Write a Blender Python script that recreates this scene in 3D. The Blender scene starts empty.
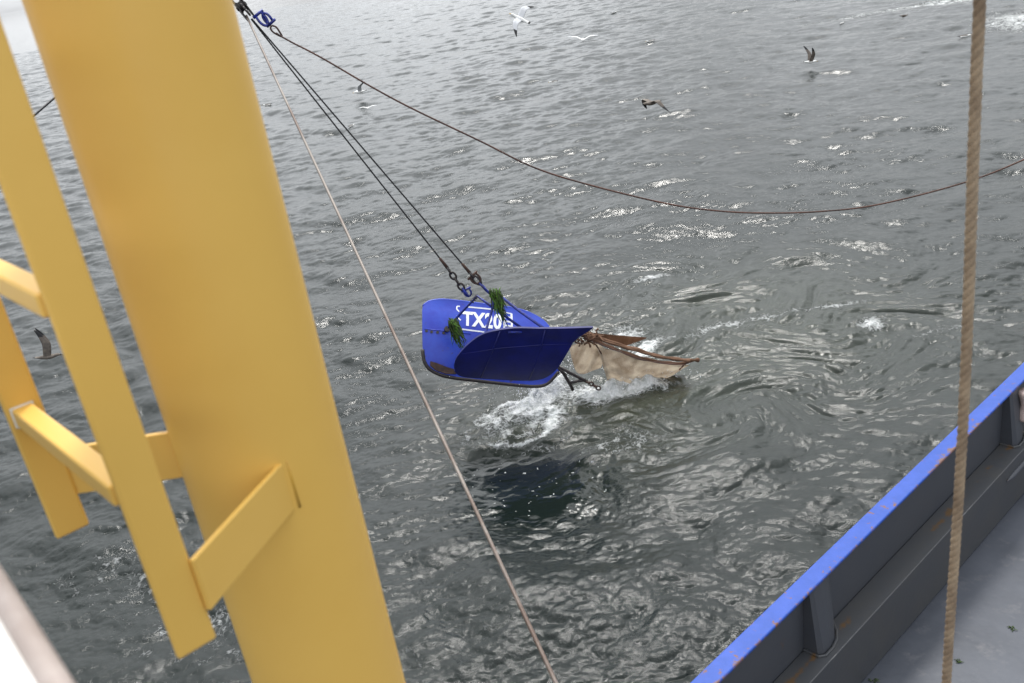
import bpy, bmesh, math, random
import numpy as np
from mathutils import Vector, Matrix
random.seed(5)
rng = np.random.default_rng(11)
S = bpy.context.scene
COL = S.collection
R = math.radians

# ------------------------------------------------------------------ camera
PITCH, ROLL, FPX, H = R(23.4), R(9.24), 937.0, 8.0
Fv = Vector((0, math.cos(PITCH), -math.sin(PITCH)))
r0 = Vector((1, 0, 0)); u0 = Vector((0, math.sin(PITCH), math.cos(PITCH)))
Rv = math.cos(ROLL) * r0 - math.sin(ROLL) * u0
Uv = math.cos(ROLL) * u0 + math.sin(ROLL) * r0
CP = Vector((0, 0, H))
cam = bpy.data.cameras.new('camera')
cam.sensor_width = 36; cam.lens = FPX / 1024 * 36
cam.clip_start = 0.05; cam.clip_end = 60000
cam.dof.use_dof = True; cam.dof.focus_distance = 17.0; cam.dof.aperture_fstop = 5.0
co = bpy.data.objects.new('camera', cam); COL.objects.link(co)
co.matrix_world = Matrix.Translation(CP) @ Matrix((Rv, Uv, -Fv)).transposed().to_4x4()
S.camera = co

# ------------------------------------------------------------------ light
SUN_EL, SUN_AZ = R(60), R(8)          # azimuth clockwise from +Y
sd = Vector((math.sin(SUN_AZ) * math.cos(SUN_EL), math.cos(SUN_AZ) * math.cos(SUN_EL), math.sin(SUN_EL)))
W = bpy.data.worlds.new('World'); S.world = W; W.use_nodes = True
nt = W.node_tree; nt.nodes.clear()
def nn(t, ty, **kw):
    n = t.nodes.new(ty)
    for k, v in kw.items(): setattr(n, k, v)
    return n
def math_(t, op, a, b=None, c=None, clamp=False):
    n = nn(t, 'ShaderNodeMath', operation=op); n.use_clamp = clamp
    for i, v in enumerate((a, b, c)):
        if v is None: continue
        if isinstance(v, (int, float)): n.inputs[i].default_value = v
        else: t.links.new(v, n.inputs[i])
    return n.outputs[0]
sky = nn(nt, 'ShaderNodeTexSky', sky_type='NISHITA'); sky.sun_disc = False
sky.sun_elevation = SUN_EL; sky.sun_rotation = SUN_AZ
sky.air_density = 1.2; sky.dust_density = 4.0; sky.ozone_density = 1.0
tc = nn(nt, 'ShaderNodeTexCoord')
hs = nn(nt, 'ShaderNodeHueSaturation'); hs.inputs['Saturation'].default_value = 0.55; hs.inputs['Value'].default_value = .8
nt.links.new(sky.outputs[0], hs.inputs['Color'])
# a thin broken cloud deck, brightest round the hidden sun
mp = nn(nt, 'ShaderNodeMapping'); mp.inputs['Scale'].default_value = (1, 1, 2.2)
nt.links.new(tc.outputs['Generated'], mp.inputs['Vector'])
cn = nn(nt, 'ShaderNodeTexNoise'); cn.inputs['Scale'].default_value = 3.2; cn.inputs['Detail'].default_value = 7; cn.inputs['Roughness'].default_value = .58
nt.links.new(mp.outputs[0], cn.inputs['Vector'])
dt = nn(nt, 'ShaderNodeVectorMath', operation='DOT_PRODUCT'); dt.inputs[1].default_value = sd
nt.links.new(tc.outputs['Generated'], dt.inputs[0])
glow = math_(nt, 'POWER', math_(nt, 'MAXIMUM', dt.outputs['Value'], 0.0), 5.5)
cr = nn(nt, 'ShaderNodeMapRange'); cr.inputs['From Min'].default_value = .36; cr.inputs['From Max'].default_value = .62
cr.inputs['To Min'].default_value = .55; cr.inputs['To Max'].default_value = 1.35
nt.links.new(cn.outputs['Fac'], cr.inputs['Value'])
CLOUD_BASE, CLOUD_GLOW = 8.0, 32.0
# unseen sky lobe added behind the viewer to brighten camera-facing surfaces
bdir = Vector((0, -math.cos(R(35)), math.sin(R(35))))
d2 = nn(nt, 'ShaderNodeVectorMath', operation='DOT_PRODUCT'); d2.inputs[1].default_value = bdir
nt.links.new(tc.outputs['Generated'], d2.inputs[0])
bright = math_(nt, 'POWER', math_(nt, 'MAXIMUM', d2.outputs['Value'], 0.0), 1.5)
hdir = Vector((-.25, .94, .22)).normalized()       # low sky lobe added ahead to brighten the distant water
d3 = nn(nt, 'ShaderNodeVectorMath', operation='DOT_PRODUCT'); d3.inputs[1].default_value = hdir
nt.links.new(tc.outputs['Generated'], d3.inputs[0])
low = math_(nt, 'MULTIPLY', math_(nt, 'POWER', math_(nt, 'MAXIMUM', d3.outputs['Value'], 0.0), 9.0), 5.5)
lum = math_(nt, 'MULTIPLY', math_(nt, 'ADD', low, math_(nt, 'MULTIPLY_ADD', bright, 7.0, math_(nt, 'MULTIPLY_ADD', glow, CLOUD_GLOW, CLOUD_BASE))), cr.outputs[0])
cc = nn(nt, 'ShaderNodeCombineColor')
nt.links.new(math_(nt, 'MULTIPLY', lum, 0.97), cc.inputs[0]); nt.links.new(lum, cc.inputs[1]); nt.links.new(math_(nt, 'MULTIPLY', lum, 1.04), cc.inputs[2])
sp = nn(nt, 'ShaderNodeSeparateXYZ'); nt.links.new(tc.outputs['Generated'], sp.inputs[0])
cf = nn(nt, 'ShaderNodeMapRange'); cf.inputs['From Min'].default_value = -.02; cf.inputs['From Max'].default_value = .14
cf.inputs['To Min'].default_value = .35; cf.inputs['To Max'].default_value = .85
nt.links.new(sp.outputs[2], cf.inputs['Value'])
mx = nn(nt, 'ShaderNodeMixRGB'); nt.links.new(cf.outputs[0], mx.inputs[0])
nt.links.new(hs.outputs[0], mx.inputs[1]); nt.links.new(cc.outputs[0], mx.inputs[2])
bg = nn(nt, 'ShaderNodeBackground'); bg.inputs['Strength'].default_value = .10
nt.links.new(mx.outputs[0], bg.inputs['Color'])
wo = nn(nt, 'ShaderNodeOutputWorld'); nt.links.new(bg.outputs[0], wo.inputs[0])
sun = bpy.data.lights.new('sun', 'SUN'); sun.energy = 2.0; sun.angle = R(8.0); sun.color = (1, .97, .92)
so = bpy.data.objects.new('sun', sun); COL.objects.link(so)
so.rotation_euler = (-sd).to_track_quat('-Z', 'Y').to_euler(); so.location = (0, 0, 30)
S.view_settings.view_transform = 'Standard'; S.view_settings.look = 'None'
S.view_settings.exposure = 0.2; S.view_settings.gamma = 1.0
S.render.engine = 'CYCLES'

# ------------------------------------------------------------------ helpers
def ray(x, y):
    x, y = float(x), float(y)
    return Fv + (x - 512) / FPX * Rv - (y - 341.5) / FPX * Uv
def at_z(x, y, z): d = ray(x, y); return CP + d * ((z - H) / d.z)
def at_y(x, y, Y): d = ray(x, y); return CP + d * (Y / d.y)
def at_d(x, y, D): d = ray(x, y); return CP + d * (D / math.hypot(d.x, d.y))
def at_plane(x, y, o, n):
    d = ray(x, y); return CP + d * ((o - CP).dot(n) / d.dot(n))
AX = Vector((math.cos(R(39.52)), math.sin(R(39.52)), 0))   # ship's length
IN = Vector((AX.y, -AX.x, 0))                               # inboard
UP = Vector((0, 0, 1))
def ship(a, o, z): return AX * a + IN * o + UP * z

def tag(o, label=None, cat=None, group=None, kind=None):
    if label: o['label'] = label
    if cat: o['category'] = cat
    if group: o['group'] = group
    if kind: o['kind'] = kind
    return o
def empty(name, loc, label=None, cat=None, group=None):
    o = bpy.data.objects.new(name, None); COL.objects.link(o); o.location = loc; o.empty_display_size = .2
    return tag(o, label, cat, group)
def link(name, me, mat, parent=None, smooth=False):
    o = bpy.data.objects.new(name, me); COL.objects.link(o)
    if mat:
        for m in (mat if isinstance(mat, (list, tuple)) else [mat]): me.materials.append(m)
    if smooth:
        me.polygons.foreach_set('use_smooth', [True] * len(me.polygons))
    if parent:
        o.parent = parent
        bpy.context.view_layer.update()
        o.matrix_parent_inverse = parent.matrix_world.inverted()
    return o
def obj(name, bm, mat, parent=None, smooth=False):
    bmesh.ops.recalc_face_normals(bm, faces=bm.faces)
    me = bpy.data.meshes.new(name); bm.to_mesh(me); bm.free()
    return link(name, me, mat, parent, smooth)
def box(bm, o, ax, ay, az, bev=0.0):
    """box with corner o and edge vectors ax, ay, az"""
    vs = [bm.verts.new(o + ax * i + ay * j + az * k) for k in (0, 1) for j in (0, 1) for i in (0, 1)]
    fs = [bm.faces.new([vs[i] for i in f]) for f in ((0, 2, 3, 1), (4, 5, 7, 6), (0, 1, 5, 4), (2, 6, 7, 3), (0, 4, 6, 2), (1, 3, 7, 5))]
    if bev:
        es = list({e for f in fs for e in f.edges})
        bmesh.ops.bevel(bm, geom=es, offset=bev, segments=3, affect='EDGES', profile=.5)
def frames(pts):
    T = []
    for i in range(len(pts)):
        a = pts[max(i - 1, 0)]; b = pts[min(i + 1, len(pts) - 1)]
        T.append((b - a).normalized())
    n = T[0].orthogonal().normalized(); out = []
    for i, t in enumerate(T):
        n = (n - t * n.dot(t)).normalized(); out.append((t, n, t.cross(n)))
    return out
def tube(bm, pts, r, seg=10, closed=False, cap=True, flat=None):
    pts = [Vector(p) for p in pts]
    if closed: pts = pts + [pts[0]]
    fr = frames(pts); rings = []
    for i, (p, (t, n, b)) in enumerate(zip(pts, fr)):
        rr = r[i] if isinstance(r, (list, tuple)) else r
        rings.append([bm.verts.new(p + n * (math.cos(a) * rr) + b * (math.sin(a) * rr * (flat or 1))) for a in [2 * math.pi * k / seg for k in range(seg)]])
    for A, B in zip(rings, rings[1:]):
        for k in range(seg):
            bm.faces.new([A[k], A[(k + 1) % seg], B[(k + 1) % seg], B[k]])
    if cap and not closed:
        bm.faces.new(rings[0][::-1]); bm.faces.new(rings[-1])
def strand_rope(bm, pts, r, pitch, strands=3, seg=7, step=None):
    """a laid rope: strands wound round the line through pts"""
    pts = [Vector(p) for p in pts]
    L = [0]
    for a, b in zip(pts, pts[1:]): L.append(L[-1] + (b - a).length)
    step = step or pitch / 9
    n = int(L[-1] / step) + 2
    xs = np.linspace(0, L[-1], n); P = np.array(pts)
    Q = [Vector((np.interp(x, L, P[:, 0]), np.interp(x, L, P[:, 1]), np.interp(x, L, P[:, 2]))) for x in xs]
    fr = frames(Q)
    for s in range(strands):
        path = []
        for x, q, (t, nn_, b) in zip(xs, Q, fr):
            a = 2 * math.pi * (x / pitch + s / strands)
            path.append(q + (nn_ * math.cos(a) + b * math.sin(a)) * r * .30)
        tube(bm, path, r * .70, seg)
def ring(c, n, u, rx, ry, k=20):
    v = n.cross(u).normalized(); u = u.normalized()
    return [c + u * math.cos(2 * math.pi * i / k) * rx + v * math.sin(2 * math.pi * i / k) * ry for i in range(k)]

# ------------------------------------------------------------------ materials
def mat(name, col, rough=.5, metal=0.0, col2=None, nscale=6.0, detail=6, lo=.4, hi=.65, bump=0.0, bscale=40.0, spec=.5, extra=None, coat=0):
    m = bpy.data.materials.new(name); m.use_nodes = True; t = m.node_tree
    b = t.nodes['Principled BSDF']; b.inputs['Roughness'].default_value = rough; b.inputs['Metallic'].default_value = metal
    b.inputs['Specular IOR Level'].default_value = spec; b.inputs['Coat Weight'].default_value = coat
    b.inputs['Base Color'].default_value = (*col, 1)
    c = nn(t, 'ShaderNodeTexCoord')
    last = None
    if col2:
        n = nn(t, 'ShaderNodeTexNoise'); n.inputs['Scale'].default_value = nscale; n.inputs['Detail'].default_value = detail
        n.inputs['Roughness'].default_value = .62; t.links.new(c.outputs['Object'], n.inputs['Vector'])
        r = nn(t, 'ShaderNodeMapRange'); r.inputs['From Min'].default_value = lo; r.inputs['From Max'].default_value = hi
        t.links.new(n.outputs['Fac'], r.inputs['Value'])
        x = nn(t, 'ShaderNodeMixRGB'); x.inputs[1].default_value = (*col, 1); x.inputs[2].default_value = (*col2, 1)
        t.links.new(r.outputs[0], x.inputs[0]); t.links.new(x.outputs[0], b.inputs['Base Color']); last = x.outputs[0]
    if extra:   # (colour, noise scale, threshold, softness, stretch): a second layer of wear
        ecol, es, eth, esoft, est = extra
        mpp = nn(t, 'ShaderNodeMapping'); mpp.inputs['Scale'].default_value = est; t.links.new(c.outputs['Object'], mpp.inputs['Vector'])
        n = nn(t, 'ShaderNodeTexNoise'); n.inputs['Scale'].default_value = es; n.inputs['Detail'].default_value = 9; n.inputs['Roughness'].default_value = .7
        t.links.new(mpp.outputs[0], n.inputs['Vector'])
        r = nn(t, 'ShaderNodeMapRange'); r.inputs['From Min'].default_value = eth; r.inputs['From Max'].default_value = eth + esoft
        t.links.new(n.outputs['Fac'], r.inputs['Value'])
        x = nn(t, 'ShaderNodeMixRGB'); x.inputs[1].default_value = (*col, 1); x.inputs[2].default_value = (*ecol, 1)
        if last: t.links.new(last, x.inputs[1])
        t.links.new(r.outputs[0], x.inputs[0]); t.links.new(x.outputs[0], b.inputs['Base Color'])
    if bump:
        n = nn(t, 'ShaderNodeTexNoise'); n.inputs['Scale'].default_value = bscale; n.inputs['Detail'].default_value = 5
        t.links.new(c.outputs['Object'], n.inputs['Vector'])
        bp = nn(t, 'ShaderNodeBump'); bp.inputs['Strength'].default_value = bump; bp.inputs['Distance'].default_value = .01
        t.links.new(n.outputs['Fac'], bp.inputs['Height']); t.links.new(bp.outputs[0], b.inputs['Normal'])
    return m
M = {}
M['yellow'] = mat('yellow_paint', (.80, .50, .115), .42, col2=(.78, .48, .105), nscale=3, bump=.12, bscale=9,
                  extra=((.70, .42, .10), 11, .68, .10, (1, 1, .5)))
M['yellow_dirt'] = mat('yellow_paint_worn', (.62, .36, .055), .45, col2=(.5, .27, .05), nscale=22, lo=.55, hi=.8, bump=.2, bscale=30)
M['white_paint'] = mat('white_paint', (.8, .8, .78), .4, col2=(.7, .68, .62), nscale=9, bump=.05)
M['blue'] = mat('blue_rail_paint', (.022, .068, .32), .45, col2=(.03, .08, .37), nscale=8, spec=.25, extra=((.16, .075, .04), 9, .60, .05, (1, 1, 1)), bump=.15, bscale=60)
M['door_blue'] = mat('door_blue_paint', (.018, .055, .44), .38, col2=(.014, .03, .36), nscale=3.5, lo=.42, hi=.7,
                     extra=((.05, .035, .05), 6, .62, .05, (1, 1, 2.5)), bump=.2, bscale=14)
M['door_shaded'] = mat('door_shaded_paint', (.005, .009, .14), .5, col2=(.004, .007, .09), nscale=3, extra=((.03, .025, .04), 9, .68, .05, (1, 1, 2)), bump=.2, bscale=18)  # the door blue darkened, shade of the outer face put into the colour
M['white_letter'] = mat('letter_paint', (.8, .82, .85), .5, col2=(.45, .5, .7), nscale=14, lo=.58, hi=.75)
M['grey_paint'] = mat('dark_grey_paint', (.050, .054, .064), .42, col2=(.045, .05, .062), nscale=2.2, bump=.1, bscale=25,
                      extra=((.11, .05, .02), 3.0, .66, .06, (1, 1, .6)))
M['ledge_paint'] = mat('ledge_grey_paint', (.045, .048, .054), .4, col2=(.055, .055, .055), nscale=2.6, lo=.42, hi=.72, bump=.1, bscale=25)
M['deck'] = mat('deck_paint', (.058, .065, .082), .42, col2=(.04, .046, .06), nscale=1.8, bump=.18, bscale=12,
                extra=((.10, .10, .11), 5, .55, .2, (1, 1, 1)))
M['rust'] = mat('rusty_steel', (.075, .04, .028), .8, col2=(.03, .02, .02), nscale=14, bump=.5, bscale=60)
M['black_steel'] = mat('black_steel', (.012, .012, .014), .45, col2=(.05, .035, .03), nscale=30, bump=.3, bscale=80)
M['black_wire'] = mat('dark_wire', (.012, .012, .014), .4, metal=.3)
M['blue_steel'] = mat('blue_shackle_paint', (.012, .03, .3), .4, col2=(.02, .02, .06), nscale=25, bump=.2, bscale=60)
M['grey_wire'] = mat('grey_steel_wire', (.22, .19, .165), .5, metal=.25, col2=(.13, .09, .07), nscale=1.3, lo=.45, hi=.6)
M['rust_wire'] = mat('rusty_wire', (.10, .045, .03), .7, col2=(.05, .03, .025), nscale=2)
M['manila'] = mat('manila_rope', (.37, .285, .20), .95, col2=(.23, .17, .12), nscale=9, bump=.5, bscale=260, spec=.1)
M['net'] = None
M['weed'] = mat('green_weed', (.045, .08, .012), .6, col2=(.018, .035, .008), nscale=20, lo=.4, hi=.6)
M['weed_bright'] = mat('bright_weed', (.10, .22, .02), .5, col2=(.03, .07, .01), nscale=20)  # brighter green for every other strand
M['spray'] = mat('white_water', (.8, .82, .83), .6)
M['gull_white'] = mat('gull_white', (.72, .72, .7), .8)
M['gull_brown'] = mat('gull_brown', (.10, .085, .075), .85, col2=(.2, .17, .14), nscale=12)
M['gull_grey'] = mat('gull_grey', (.55, .56, .58), .85)
M['gull_black'] = mat('gull_black', (.02, .02, .022), .8)
M['beak'] = mat('gull_beak', (.5, .3, .04), .6)

# netting: woven cloth of fine beige twine
def net_mat(name, a, b_, scale):
    m = bpy.data.materials.new(name); m.use_nodes = True; t = m.node_tree; b = t.nodes['Principled BSDF']
    c = nn(t, 'ShaderNodeTexCoord'); b.inputs['Roughness'].default_value = .9
    n = nn(t, 'ShaderNodeTexNoise'); n.inputs['Scale'].default_value = 5; n.inputs['Detail'].default_value = 8; t.links.new(c.outputs['Object'], n.inputs['Vector'])
    v = nn(t, 'ShaderNodeTexVoronoi', feature='DISTANCE_TO_EDGE'); v.inputs['Scale'].default_value = scale; t.links.new(c.outputs['Object'], v.inputs['Vector'])
    e = math_(t, 'MULTIPLY', v.outputs['Distance'], 6.0, clamp=True)
    f = math_(t, 'ADD', math_(t, 'MULTIPLY', e, .3), math_(t, 'MULTIPLY_ADD', n.outputs['Fac'], 2.2, -.8), clamp=True)
    x = nn(t, 'ShaderNodeMixRGB'); x.inputs[1].default_value = (*a, 1); x.inputs[2].default_value = (*b_, 1)
    t.links.new(f, x.inputs[0]); t.links.new(x.outputs[0], b.inputs['Base Color'])
    bp = nn(t, 'ShaderNodeBump'); bp.inputs['Strength'].default_value = .6; bp.inputs['Distance'].default_value = .01
    t.links.new(v.outputs['Distance'], bp.inputs['Height']); t.links.new(bp.outputs[0], b.inputs['Normal'])
    tr = nn(t, 'ShaderNodeBsdfTranslucent'); t.links.new(x.outputs[0], tr.inputs['Color'])
    ms = nn(t, 'ShaderNodeMixShader'); ms.inputs[0].default_value = .3
    o = t.nodes['Material Output']
    t.links.new(b.outputs[0], ms.inputs[1]); t.links.new(tr.outputs[0], ms.inputs[2]); t.links.new(ms.outputs[0], o.inputs['Surface'])
    return m
M['net'] = net_mat('beige_netting', (.38, .30, .22), (.74, .67, .56), 60)
M['net_roll'] = net_mat('brown_netting', (.13, .065, .035), (.28, .16, .10), 45)

# ------------------------------------------------------------------ sea
# water surface: two tiles of a wind-sea spectrum, choppy, with a churned patch by the gear
def tile(N, L, kmin, kmax, wind, spread, seed):
    g = np.random.default_rng(seed)
    k1 = np.fft.fftfreq(N, L / N) * 2 * np.pi
    kx, ky = np.meshgrid(k1, k1, indexing='ij'); k = np.hypot(kx, ky); k[0, 0] = 1
    c = (kx * math.cos(wind) + ky * math.sin(wind)) / k
    P = k ** -(4.0 if kmin < 1 else 3.15) * np.exp(-1 / (k * 0.62) ** 2) * (spread + (1 - spread) * c ** 2)
    P *= (k > kmin) * np.exp(-(k / kmax) ** 2); P[0, 0] = 0
    a = np.sqrt(P) * (g.standard_normal((N, N)) + 1j * g.standard_normal((N, N)))
    h = np.fft.ifft2(a); hr = np.real(h)
    sx = np.real(np.fft.ifft2(a * 1j * kx)); sy = np.real(np.fft.ifft2(a * 1j * ky))
    sl = math.sqrt(np.mean(sx ** 2 + sy ** 2))
    dx = np.real(np.fft.ifft2(-1j * kx / k * a)); dy = np.real(np.fft.ifft2(-1j * ky / k * a))
    return hr / sl, dx / sl, dy / sl, L, N
def sample(T, f, X, Y):
    L, N = T[3], T[4]
    u = (X / L * N) % N; v = (Y / L * N) % N
    i = np.floor(u).astype(int); j = np.floor(v).astype(int); fu = u - i; fv = v - j
    i %= N; j %= N; i1 = (i + 1) % N; j1 = (j + 1) % N
    A = T[f]
    return A[i, j] * (1 - fu) * (1 - fv) + A[i1, j] * fu * (1 - fv) + A[i, j1] * (1 - fu) * fv + A[i1, j1] * fu * fv
TA = tile(1024, 47.0, 0.3, 9.0, R(78), .10, 3)
TB = tile(1024, 11.0, 4.0, 85.0, R(120), .14, 8)
SLOPE_A, SLOPE_B, CHOP = .13, .222, .75
def gau(X, Y, x, y, sx, sy, ang=0):
    c, s = math.cos(ang), math.sin(ang); u = (X - x) * c + (Y - y) * s; v = -(X - x) * s + (Y - y) * c
    return np.exp(-(u / sx) ** 2 - (v / sy) ** 2)
# calm slick under the doors, churned water near the net
def calm(X, Y): return np.clip(gau(X, Y, .05, 12.6, 1.0, .95) * 1.3 + .6 * gau(X, Y, -.3, 13.4, .9, .5), 0, 1)
VORT = [(3.9, 20.6, 1.2, 1.6), (6.8, 16.4, 1.1, -1.7), (5.0, 18.0, 1.3, 1.4), (3.4, 14.0, 1.0, -1.6), (5.2, 14.4, 1.1, 1.3), (2.6, 17.4, .9, 1.5), (7.6, 19.0, 1.5, 1.4), (1.6, 13.0, .8, 1.2), (-.8, 17.5, 1.2, -1.3)]
def warp(X, Y):
    X2, Y2 = X.copy(), Y.copy()
    for x, y, s, a in VORT:
        dx, dy = X - x, Y - y; r2 = dx * dx + dy * dy; th = a * np.exp(-r2 / s ** 2)
        c, sn = np.cos(th), np.sin(th)
        X2 += (c - 1) * dx - sn * dy; Y2 += sn * dx + (c - 1) * dy
    return X2, Y2
def churn(X, Y):
    return np.clip(gau(X, Y, .1, 15.0, 1.2, .9) + gau(X, Y, 2.0, 15.3, 1.4, .7) + .8 * gau(X, Y, 5, 17.5, 3.6, 3.6) + .4 * gau(X, Y, 2.0, 13.6, 1.6, 1.2), 0, 1)
def sea(X, Y):
    r = np.hypot(X, Y)
    Xw, Yw = warp(X, Y)
    cl = np.clip(calm(X, Y) * (1 + .35 * sample(TF, 0, X * .6 + 2, Y * .6)), 0, 1)
    q = 1 - .86 * cl; ch = churn(X, Y)
    gust = np.clip(.95 + .16 * sample(TG, 0, X, Y), .65, 1.35)
    fb = SLOPE_B * q * gust * (1 + .9 * ch) * np.clip(1.15 - r / 260, .2, 1)
    fa = SLOPE_A * (1 - .85 * cl) * (1 - .25 * ch) * np.clip(1.1 - r / 2500, .3, 1)
    c, s = math.cos(.6), math.sin(.6)
    Xb, Yb = Xw * c - Yw * s, Xw * s + Yw * c
    z = fa * sample(TA, 0, Xw, Yw) + fb * sample(TB, 0, Xb, Yb)
    dxb, dyb = sample(TB, 1, Xb, Yb), sample(TB, 2, Xb, Yb)
    dx = CHOP * (fa * sample(TA, 1, Xw, Yw) + fb * (dxb * c + dyb * s))
    dy = CHOP * (fa * sample(TA, 2, Xw, Yw) + fb * (-dxb * s + dyb * c))
    # splash heap under the doors and at the foot of the net
    sp_ = .26 * gau(X, Y, .5, 15.75, .5, .2, .8) + .06 * gau(X, Y, -.1, 15.0, .7, .5) + .16 * gau(X, Y, 2.1, 15.42, .6, .2, .0) + .05 * gau(X, Y, -.3, 14.4, .7, .25)
    z = z + sp_ * (.45 + .75 * np.abs(sample(TF, 0, X, Y)))
    z = z - .15 * gau(X, Y, .05, 13.25, 1.5, 1.6)
    return z, dx, dy, ch
def smooth_tile(N, L, k0, k1, seed):
    T = tile(N, L, k0, k1, 0, 1.0, seed); h = T[0] / T[0].std(); return (h, T[1], T[2], L, N)
TG = smooth_tile(256, 90.0, .15, .8, 21)
TF = smooth_tile(512, 9.0, 3.5, 45.0, 22)
def build_sea():
    nr, na = 1900, 1150
    r = 4.5 * np.exp(np.linspace(0, math.log(230 / 4.5), nr))
    r = np.concatenate([r, 230 * np.exp(np.linspace(0.01, math.log(30000 / 230), 260))]); nr = len(r)
    a = np.linspace(R(33), R(139), na)
    RR, AA = np.meshgrid(r, a, indexing='ij'); X = (RR * np.cos(AA)).ravel(); Y = (RR * np.sin(AA)).ravel()
    z, dx, dy, ch = sea(X, Y)
    fade = np.clip(1.3 - np.hypot(X, Y) / 1500, 0, 1)
    co_ = np.stack([X + dx, Y + dy, z * fade], 1)
    idx = np.arange(nr * na).reshape(nr, na)
    q = np.stack([idx[:-1, :-1], idx[:-1, 1:], idx[1:, 1:], idx[1:, :-1]], -1).reshape(-1, 4)[:, ::-1]
    me = bpy.data.meshes.new('sea_water')
    me.vertices.add(len(co_)); me.vertices.foreach_set('co', co_.ravel())
    me.loops.add(q.size); me.loops.foreach_set('vertex_index', q.ravel())
    me.polygons.add(len(q)); me.polygons.foreach_set('loop_start', np.arange(0, q.size, 4)); 
    me.polygons.foreach_set('loop_total', np.full(len(q), 4))
    me.update(calc_edges=True)
    me.polygons.foreach_set('use_smooth', np.ones(len(q), bool))
    # foam amount on real places of the sea
    G = lambda *k: gau(X, Y, *k)
    w1 = sample(TF, 0, X, Y); w2 = sample(TG, 0, X * 9 + 3, Y * 9)
    rr = np.hypot((X + .2) / .86, (Y - 15.05) / .78) + .05 * w1 + .09 * w2
    f = .95 * G(.5, 15.75, .62, .24, .8) + .5 * G(.1, 15.3, .5, .32) + .30 * G(-.1, 15.0, .85, .65) \
        + (.46 + .16 * w2) * np.exp(-((rr - 1) / .16) ** 2) * np.clip((15.3 - Y) * 3, 0, 1) + .26 * np.exp(-((rr - 1.35) / .12) ** 2) * (Y < 14.9) + .3 * np.exp(-((rr - .6) / .14) ** 2) + .2 * G(-.5, 14.9, .35, .4) \
        + 1.0 * G(2.15, 15.38, .62, .26, .0) + .5 * G(1.6, 15.2, .7, .3) + .6 * G(1.2, 15.6, .6, .35) + .5 * G(2.4, 18.0, .5, .7) + .62 * G(2.6, 17.1, .5, .25, .6) \
        + .62 * G(3.55, 20.9, .8, .2, .1) + .66 * G(7.0, 16.5, .35, .3) + .45 * G(6.6, 17.6, 1.2, .12) + .45 * G(8.0, 15.6, 1.0, .25) \
        + .40 * G(1.6, 13.6, 1.4, .8) + .3 * G(3.2, 15.2, .9, .25, .5) + .2 * G(4.4, 17.6, 1.4, .2, .3) + .3 * G(4.5, 17.4, 2.2, 1.2) + .16 * G(-.2, 12.6, .8, .6) \
        + .62 * G(28.6, 48.5, 3.5, 5.5, -.3) + .55 * G(31.5, 60, 6, 1.3) + .45 * G(22, 60.5, 7, .7) \
        + .30 * G(-4.6, 10.8, 1.6, 1.6) + .3 * G(-6.5, 12.2, 1.5, 1.2) + .2 * G(-2, 9.5, 3, 1.5)
    jac = np.clip((z - .10) * 1.2, 0, .3) * (.3 + .7 * (np.hypot(X, Y) > 14))
    f = np.clip(f + jac + .03, 0, 1.5)
    at = me.attributes.new('foam', 'FLOAT', 'POINT'); at.data.foreach_set('value', f.astype(np.float32))
    at = me.attributes.new('churn', 'FLOAT', 'POINT'); at.data.foreach_set('value', ch.astype(np.float32))
    at = me.attributes.new('calm', 'FLOAT', 'POINT'); at.data.foreach_set('value', calm(X, Y).astype(np.float32))
    o = link('sea_water', me, sea_mat()); o['kind'] = 'structure'
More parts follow.
